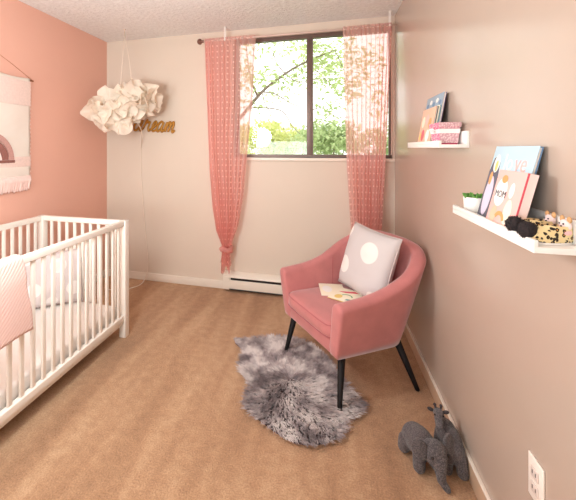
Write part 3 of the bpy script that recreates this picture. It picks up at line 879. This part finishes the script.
# ------------------------------------------------------------------ plush animals
def soft(name, prims, material, parent, voxel=.0045, sm=6):
    """prims: ('c', p0, r0, p1, r1) tapered capsules, ('e', c, r, rotation matrix) ellipsoids; fused into one continuous skin"""
    b = MB()
    for p in prims:
        if p[0] == 'c':
            _, p0, r0, p1, r1 = p; p0, p1 = Vector(p0), Vector(p1)
            b.ell(p0, (r0, r0, r0), nu=16, nv=12); b.ell(p1, (r1, r1, r1), nu=16, nv=12); b.tube([p0, p1], [r0, r1], 16)
        else: b.ell(p[1], p[2], p[3] if len(p) > 3 else None, nu=20, nv=14)
    me = bpy.data.meshes.new('t'); me.from_pydata(b.v, [], b.f)
    bm = bmesh.new(); bm.from_mesh(me); bmesh.ops.remove_doubles(bm, verts=bm.verts, dist=1e-6); bmesh.ops.recalc_face_normals(bm, faces=bm.faces); bm.to_mesh(me); bm.free()
    tmp = bpy.data.objects.new('t', me); COL.objects.link(tmp)
    m = tmp.modifiers.new('r', 'REMESH'); m.mode = 'VOXEL'; m.voxel_size = voxel
    m = tmp.modifiers.new('s', 'SMOOTH'); m.iterations = sm; m.factor = .5
    dg = bpy.context.evaluated_depsgraph_get(); dg.update()
    out = bpy.data.meshes.new_from_object(tmp.evaluated_get(dg)); bpy.data.objects.remove(tmp)
    out.name = name; out.materials.clear(); out.materials.append(material)
    for p in out.polygons: p.use_smooth = True
    o = bpy.data.objects.new(name, out); COL.objects.link(o)
    if parent: o.parent = parent
    return o
# elephant: local +y = back, facing -y
el = thing('plush_elephant', 'charcoal knitted toy elephant with its trunk on the carpet', 'toy', (.374, 1.664, 0), math.radians(25))
E_ = [('e', (0, .012, .084), (.054, .074, .056)), ('e', (0, .048, .074), (.053, .048, .058)),
      ('c', (-.036, -.030, .060), .025, (-.040, -.036, .024), .0245), ('c', (.036, -.030, .060), .025, (.038, -.036, .024), .0245),
      ('c', (-.036, .060, .060), .027, (-.038, .064, .026), .0255), ('c', (.036, .060, .060), .027, (.038, .064, .026), .0255),
      ('e', (0, -.072, .108), (.049, .046, .045)), ('e', (0, -.076, .128), (.038, .033, .029)), ('c', (0, -.04, .092), .038, (0, -.06, .100), .036),
      ('c', (0, -.098, .094), .030, (-.005, -.112, .064), .021), ('c', (-.005, -.112, .064), .021, (-.006, -.118, .036), .016), ('c', (-.006, -.118, .036), .016, (.008, -.134, .0135), .013)]
soft('body', E_, M['plush'], el)
for sx in (-1, 1):
    b = MB()
    def earf(u, v, sx=sx):
        q = 2 * PI * u; r = v
        x = .028 * r * math.cos(q); z = .034 * r * math.sin(q) * (1 if math.sin(q) > 0 else 1.1)
        bend = .010 * (x / .034) ** 2
        return Vector((sx * (.066 + x * .92), -.074 + bend + .3 * x + .25 * z, .134 + z))
    b.grid(earf, 24, 6, closed_u=True); b.build('ear', M['plush'], el, smooth=True, solid=.011)
    b = MB(); b.ell((sx * .034, -.105, .116), (.0048, .0048, .0048), nu=10, nv=8); b.build('eye', M['eye'], el, smooth=True)
b = MB(); b.tube(catmull([(0, .088, .09), (0, .103, .078), (.002, .107, .055)], 4), .0045, 8); b.build('tail', M['plush'], el, smooth=True)
# giraffe
gi = thing('plush_giraffe', 'charcoal knitted toy giraffe standing by the baseboard', 'toy', (.487, 1.712, 0), math.radians(-4))
G_ = [('e', (.006, -.010, .098), (.042, .072, .048)), ('e', (.008, -.052, .090), (.041, .040, .048)), ('e', (0, .045, .092), (.040, .044, .048)),
      ('c', (-.018, -.068, .07), .023, (-.022, -.078, .022), .0215), ('c', (.030, -.068, .07), .023, (.034, -.082, .022), .0215),
      ('c', (-.020, .060, .07), .022, (-.024, .066, .022), .021), ('c', (.026, .060, .07), .022, (.030, .066, .022), .021),
      ('c', (-.006, .030, .110), .038, (-.026, .022, .150), .024), ('c', (-.026, .022, .150), .024, (-.034, .014, .176), .019),
      ('e', (-.036, .008, .186), (.021, .024, .020)), ('c', (-.037, .000, .180), .018, (-.038, -.032, .158), .0135)]
soft('body', G_, M['plush'], gi, .004)
for sx in (-1, 1):
    b = MB(); b.tube([(-.036 + sx * .009, .014, .197), (-.036 + sx * .012, .018, .211)], [.0042, .0042], 8); b.ell((-.036 + sx * .012, .018, .213), (.0066, .0066, .0066), nu=10, nv=8)
    b.build('horn', M['plush_dark'], gi, smooth=True)
    b = MB(); b.ell((-.036 + sx * .029, .014, .192), (.014, .006, .008), Matrix.Rotation(sx * -.3, 3, 'Y')); b.build('ear', M['plush_dark'], gi, smooth=True)
    b = MB(); b.ell((-.037 + sx * .016, -.010, .188), (.0038, .0038, .0038), nu=10, nv=8); b.build('eye', M['eye'], gi, smooth=True)

# ------------------------------------------------------------------ paper cloud lamp
LX, LY, LZc = -1.80, 2.86, 1.675
lamp = thing('cloud_pendant_lamp', 'ruffled cream paper cloud lamp hanging in the corner', 'lamp', (LX, LY, LZc))
ang = math.radians(20)
R3 = Matrix.Rotation(ang, 3, 'Z') @ Matrix.Rotation(math.radians(-13), 3, 'Y')
b = MB(); b.ell((0, 0, .01), (.26, .12, .12), R3); b.build('inner_shade', M['paper'], lamp, smooth=True)
rnd = random.Random(21)
def petal(c, nrm, size, seed):
    """a loose sheet of crepe paper gathered at its middle, its rim ruffled"""
    nrm = nrm.normalized(); a = nrm.orthogonal().normalized(); q = random.Random(seed).random() * 6.28
    a = Matrix.Rotation(q, 3, nrm) @ a; bb_ = nrm.cross(a)
    def fn(u, v):
        th = 2 * PI * u; r = v
        rim = r ** 1.8
        w1 = math.sin(3 * th + seed * 1.7); w2 = math.sin(7 * th + seed * 2.3 + 1.2 * w1)
        rad = size * r * (1.12 + .16 * math.sin(2 * th + seed) - .10 * rim * w2)
        hh = size * (.22 * r + rim * (.36 * w1 + .20 * w2))
        n3 = Vector((1.7 * r * math.cos(th) + seed, 1.7 * r * math.sin(th), seed * .7))
        hh += size * (.22 * noise.noise(n3) + .12 * noise.noise(n3 * 3.1))
        hh -= size * .12 * r * r
        return c + a * rad * math.cos(th) + bb_ * rad * math.sin(th) + nrm * hh
    m = MB(); m.grid(fn, 64, 14, closed_u=True); return m
NPET = 20
for i in range(NPET):
    z = 1 - 2 * (i + .5) / NPET; q = i * 2.399963
    s = math.sqrt(1 - z * z); d = Vector((s * math.cos(q), s * math.sin(q), z))
    c = R3 @ Vector((d.x * .25, d.y * .10, d.z * .08 + .03 + (.02 if d.x > .2 else 0))); nn_ = R3 @ Vector((d.x * .75, d.y, d.z * .9))
    petal(c, nn_, rnd.uniform(.12, .148), i * 1.37).build('paper_sheet', M['paper'], lamp, smooth=True)
petal(R3 @ Vector((-.065, -.10, -.095)), Vector((.35, -.9, -.2)), .105, 5.2).build('paper_sheet', M['paper'], lamp, smooth=True)
hook = Vector((-.045, .06, HC - LZc))
b = MB(); b.lathe([(0, 0), (.012, 0), (.012, -.006), (.004, -.010), (.003, -.022), (0, -.023)], 12, hook); b.build('ceiling_hook', M['cord_white'], lamp, smooth=True)
for dx in (-.062, .088):
    b = MB(); b.tube([hook + Vector((0, 0, -.02)), Vector((dx * .45, .0, .46)), Vector((dx, -.0, .10))], .0032, 6); b.build('hanging_cord', M['cord_white'], lamp, smooth=True)
wy = YB - .006
pts = [(-1.74, 2.93, 1.60), (-1.76, 3.08, 1.50), (-1.84, wy - .01, 1.36), (-1.845, wy, 1.1), (-1.82, wy, .75), (-1.79, wy, .42), (-1.755, wy - .02, .16), (-1.765, 3.12, .02), (-1.81, 2.99, .006), (-1.90, 2.90, .006), (-2.02, 2.90, .006)]
b = MB(); b.tube([(p.x - LX, p.y - LY, p.z - LZc) for p in catmull(pts, 8)], .0045, 6); b.build('power_cord', M['cord_white'], lamp, smooth=True)

# ------------------------------------------------------------------ word sign
strokes = [
    [(1.0, .85), (.62, 1.02), (.15, .75), (0, .32), (.25, 0), (.65, .15), (.98, .75), (1.12, 1.75), (1.05, 1.0), (.98, .25), (1.12, 0), (1.42, .28)],
    [(1.42, .28), (1.70, 1.02), (1.78, 1.10), (1.90, .88), (2.20, .92), (2.16, .35), (2.32, .02), (2.60, .22)],
    [(2.60, .22), (3.0, .45), (3.2, .80), (3.02, 1.02), (2.78, .75), (2.74, .28), (3.0, 0), (3.42, .22)],
    [(4.16, .88), (3.82, 1.02), (3.48, .62), (3.50, .12), (3.78, .04), (4.10, .55), (4.20, .98), (4.12, .3), (4.28, 0), (4.52, .25)],
    [(4.52, .25), (4.72, .98), (4.70, .02), (4.82, .6), (5.08, 1.02), (5.22, .75), (5.14, .02), (5.30, .62), (5.55, 1.02), (5.70, .75), (5.64, .18), (5.80, 0), (6.05, .22)]]
sign = thing('word_sign', 'gold script lettering reading dream on the cream wall', 'sign', (-1.935, YB - .001, 1.515))
tl = math.radians(3.6)
for st, nm in zip(strokes, 'dream'):
    pts = []
    for (x, y) in st:
        X = x * .0755 + .022 * y; Z = y * .098
        pts.append((X * math.cos(tl) + Z * math.sin(tl), -.009, -X * math.sin(tl) + Z * math.cos(tl)))
    b = MB(); b.tube(catmull(pts, 6), .0118, 8, flat=(1, .7, 1)); b.build('letter', M['gold'], sign, smooth=True)

# ------------------------------------------------------------------ woven wall hanging
hc = 1.865
wh = thing('wall_hanging', 'cream and blush woven wall hanging on the pink wall', 'wall hanging', (XL, hc, 1.853))
X0 = .022
MB().tube([(X0, -.385, 0), (X0, .385, 0)], .0056, 12).build('dowel', M['dowel'], wh, smooth=True)
MB().tube([(X0, -.375, .006), (X0 - .006, -.2, .094), (.005, 0, .185), (X0 - .006, .2, .094), (X0, .375, .006)], .0022, 6).build('hanging_cord', M['cord_tan'], wh, smooth=True)
MB().tube([(0, 0, .183), (.012, 0, .185)], .004, 8).build('nail', M['finial'], wh)
def panel(u, v): return Vector((X0 + .0008 * math.sin(23 * v) + .0008 * math.sin(u * 9), -.347 + .694 * u, .008 - .78 * v + .004 * math.sin(u * 14)))
b = MB(); b.grid(panel, 40, 50); b.build('woven_panel', M['woven'], wh, smooth=True, solid=.012)
b = MB(); b.box(X0 - .009, X0 + .0095, -.352, .352, -.20, -.012); b.build('woven_band', M['woven_pink'], wh, bevel=.003)
b = MB(); b.box(X0 - .009, X0 + .0095, -.352, .352, -.66, -.585); b.build('woven_band', M['woven_pink'], wh, bevel=.003)
rnd = random.Random(5)
b = MB()
for i in range(62):
    y = -.347 + .694 * i / 61
    zb_ = -.842 + rnd.uniform(-.008, .008)
    b.tube(catmull([(X0, y, -.73), (X0 + .012, y, -.765), (X0 + rnd.uniform(.0, .008), y + rnd.uniform(-.004, .004), -.80), (X0, y + rnd.uniform(-.006, .006), zb_)], 3), [.0075] * 9 + [.004], 6)
b.build('fringe', M['fringe'], wh, smooth=True, weld=False)
b = MB()
for i in range(26):
    z = -.03 - .75 * i / 25
    b.tube([(X0, .345, z), (X0 + .002, .358, z - .016)], [.007, .004], 6)
b.build('fringe', M['fringe'], wh, smooth=True, weld=False)
def arch(r0, r1, zc, m_):
    zc -= .045
    pts = band(0, zc, r0, r1, 0, PI, 28)
    pts = [(.0 + x, z) for x, z in pts]
    n = len(pts); bb_ = MB()
    bb_.add([(xx, y, z) for xx in (X0 + .006, X0 + .016) for y, z in pts], [tuple(range(n)), tuple(range(n, 2 * n))[::-1]] + [(i, (i + 1) % n, n + (i + 1) % n, n + i) for i in range(n)])
    bb_.build('rainbow_arch', m_, wh)
arch(.105, .150, -.56, M['hanger_brown']); arch(.158, .198, -.56, M['hanger_pink']); arch(.05, .097, -.56, M['fringe'])
MB().box(X0 + .006, X0 + .017, -.205, .205, -.627, -.607).build('arch_base', M['hanger_brown'], wh, bevel=.003)

# ------------------------------------------------------------------ outside
struct(MB().box(-14, 12, YB + 1.2, 32, -3.0, -2.8).build('ground', M['grass']))
def leaf(b, c, size, rnd, flatten=.5):
    d = Vector((rnd.gauss(0, 1), rnd.gauss(0, 1), rnd.gauss(0, flatten))).normalized()
    s = d.cross(Vector((rnd.gauss(0, .4), rnd.gauss(0, .4), 1))).normalized() * size * .24
    m = c + d * size * .5 + Vector((0, 0, size * .08))
    b.add([c, m + s, c + d * size, m - s], [(0, 1, 2, 3)])
def wpt(px, py, y):
    """world point on the ray of the camera position through a direction, at depth y (used once, to choose where the trees stand)"""
    u, v = (px - PX) / FPX, -(py - PY) / FPX
    c, s = math.cos(TH), math.sin(TH); d = (u * c - s, u * s + c, v); k = y / d[1]
    return Vector((d[0] * k, y, CH + d[2] * k))
def tree(label, limbs, leaves, name='tree'):
    base = limbs[0][0][0]
    t = thing(name, label, 'tree', (base[0], base[1], -2.8))
    off = Vector((base[0], base[1], -2.8))
    b = MB()
    for pts, r0, r1 in limbs:
        pp = catmull(pts, 6); n = len(pp)
        b.tube([p - off for p in pp], [r0 + (r1 - r0) * i / (n - 1) for i in range(n)], 7)
    b.build('branches', M['bark'], t, smooth=True, weld=False)
    b = MB(); rnd = random.Random(len(label))
    for (c, rad, n, sz) in leaves:
        for i in range(int(n * 1.15)):
            p = Vector(c) + Vector((rnd.gauss(0, rad[0]), rnd.gauss(0, rad[1]), rnd.gauss(0, rad[2])))
            leaf(b, p - off, sz * .8 * rnd.uniform(.6, 1.25), rnd)
    b.build('foliage', M['leaf_tree'], t, weld=False)
    return t
D = 6.2
tb_ = wpt(205, 150, D + .3); tb_.z = -2.8
def W_(px, py, dy=0): return wpt(px, py, D + dy)
limbs = [([tb_, Vector((tb_.x - .03, tb_.y, -.6)), W_(210, 150, .3), W_(240, 118), W_(262, 92), W_(285, 74, -.2), W_(306, 62, -.3), W_(335, 50, -.5)], .052, .008),
         ([W_(258, 97), W_(251, 80, .2), W_(248, 62, .3), W_(246, 44, .4)], .022, .006),
         ([W_(262, 92), W_(275, 94, -.2), W_(290, 103, -.3), W_(303, 108, -.4)], .012, .005),
         ([W_(248, 108), W_(268, 108, -.2), W_(283, 112, -.2), W_(292, 126, -.3), W_(300, 134, -.3)], .012, .005),
         ([W_(306, 62, -.3), W_(320, 74, -.2), W_(332, 86, -.1)], .010, .004),
         ([W_(285, 74, -.2), W_(298, 82, -.3), W_(312, 80, -.3), W_(326, 78, -.3)], .010, .004),
         ([W_(306, 62, -.3), W_(312, 48, -.3), W_(318, 36, -.2), W_(322, 20, -.2)], .010, .004),
         ([W_(285, 74, -.2), W_(276, 62, -.1), W_(272, 50, 0), W_(262, 40, 0)], .010, .003),
         ([W_(262, 92), W_(266, 106, -.1), W_(280, 122, -.1), W_(286, 134, -.1)], .009, .003),
         ([W_(335, 50, -.5), W_(342, 66, -.4), W_(350, 86, -.3)], .008, .003),
         ([W_(312, 110, .2), W_(322, 108, .1), W_(334, 116, 0), W_(350, 118, 0)], .010, .003),
         ([W_(240, 118), W_(228, 90, .2), W_(222, 60, .3)], .03, .008)]
lv = []
for (px, py, a, c, n, sz) in ((256, 78, .22, .10, 120, .15), (280, 80, .22, .07, 110, .15), (300, 66, .1, .12, 50, .14), (318, 62, .16, .12, 130, .15), (334, 58, .2, .16, 170, .15), (328, 78, .2, .08, 100, .15),
                              (258, 48, .2, .05, 50, .13), (285, 44, .2, .06, 60, .13), (300, 52, .1, .08, 40, .13), (276, 96, .12, .05, 26, .12), (262, 108, .08, .06, 14, .12), (270, 100, .1, .06, 16, .12),
                              (345, 88, .25, .1, 90, .15), (365, 60, .3, .2, 160, .16), (380, 100, .2, .2, 90, .15), (235, 70, .18, .25, 130, .15), (240, 100, .12, .12, 50, .14), (332, 108, .12, .05, 50, .13), (316, 46, .12, .06, 60, .13)):
    lv.append((W_(px, py, -.15), (a, .35, c), n, sz))
tree('slender branching tree with light green leaves close outside the window', limbs, lv)
def shrub(label, px, top, y, hw, m_, n, seed, sz=.15):
    c = wpt(px, 150, y); zt_ = wpt(px, top, y).z
    t = thing('shrub', label, 'shrub', (c.x, y, -2.8))
    rnd = random.Random(seed); b = MB(); H_ = zt_ + 2.8
    lumps = []
    for i in range(13):
        q = rnd.random() * 2 * PI; rr = math.sqrt(rnd.random()) * .7
        lumps.append((rr * hw * math.cos(q), rr * hw * math.sin(q), H_ - hw * .42 - (rr ** 2) * hw * .5 - rnd.random() * .25, rnd.uniform(.28, .45) * hw))
    for i in range(n):
        lx, ly, lz, lr = lumps[rnd.randrange(len(lumps))]
        d = Vector((rnd.gauss(0, 1), rnd.gauss(0, 1), rnd.gauss(0, 1))).normalized() * lr * rnd.uniform(.7, 1.05)
        p = Vector((lx, ly, lz)) + d
        if p.z > H_: p.z = H_ - rnd.random() * .1
        leaf(b, p, sz * rnd.uniform(.6, 1.2), rnd, .8)
    b.build('foliage', m_, t, weld=False)
    b = MB()
    for i in range(7):
        q = i * 2.4; e = Vector((.5 * hw * math.cos(q), .5 * hw * math.sin(q), H_ - hw * .7))
        b.tube(catmull([(.1 * math.cos(q), .1 * math.sin(q), 0), (e.x * .4, e.y * .4, H_ * .5), e], 5), [.05 - .04 * k / 10 for k in range(11)], 6)
    b.build('branches', M['bark'], t, smooth=True, weld=False)
    return t
shrub('yellow green shrub outside the left half of the window', 263, 113, 10.0, 1.2, M['leaf_yellow'], 3000, 1, .17)
shrub('pale green shrub beside the window mullion, behind the others', 296, 124, 12.0, .85, M['leaf_dark'], 1500, 2, .17)
shrub('mid green shrub outside the right half of the window', 332, 112, 8.5, .95, M['leaf_dark'], 2000, 3, .15)
shrub('green shrub outside, seen through the right curtain', 385, 118, 10.0, 1.1, M['leaf_dark'], 1400, 4, .17)
shrub('yellow green shrub outside, seen through the left curtain', 226, 120, 13.5, 1.0, M['leaf_yellow'], 1100, 5, .17)

# ------------------------------------------------------------------ light
w = bpy.data.worlds.new('overcast sky'); S.world = w; w.use_nodes = True
bg = w.node_tree.nodes['Background']; bg.inputs['Color'].default_value = (1.0, .985, .96, 1); bg.inputs['Strength'].default_value = 2.6
def area(name, loc, rot, sx, sy, power, col=(1, 1, 1), portal=False, shape='RECTANGLE'):
    l = bpy.data.lights.new(name, 'AREA'); l.shape = shape; l.size = sx
    if shape == 'RECTANGLE': l.size_y = sy
    l.energy = power; l.color = col
    if portal: l.cycles.is_portal = True
    o = bpy.data.objects.new(name, l); COL.objects.link(o); o.location = loc; o.rotation_euler = rot; return o
area('window_portal', ((WX0 + WX1) / 2, FY + .06, (WZ0 + WZ1) / 2), (-PI / 2, 0, 0), WX1 - WX0, h, 1, portal=True)
def point(name, loc, power, radius, col):
    l = bpy.data.lights.new(name, 'POINT'); l.energy = power; l.shadow_soft_size = radius; l.color = col
    o = bpy.data.objects.new(name, l); COL.objects.link(o); o.location = loc; return o
point('fill_point', (-1.05, 1.05, 1.50), 50, .16, (.90, .99, 1.02))  # added fill light hanging in mid-room, with no fixture behind it
area('bounce_fill', (-1.2, -1.15, 1.3), (math.radians(130), 0, 0), 1.6, 1.5, 84, (.90, .99, 1.02))  # added fill behind the camera, aimed up to brighten the ceiling

vs_ = S.view_settings
vs_.view_transform = 'Standard'; vs_.look = 'None'; vs_.gamma = 1; vs_.use_curve_mapping = False; vs_.exposure = 0.0
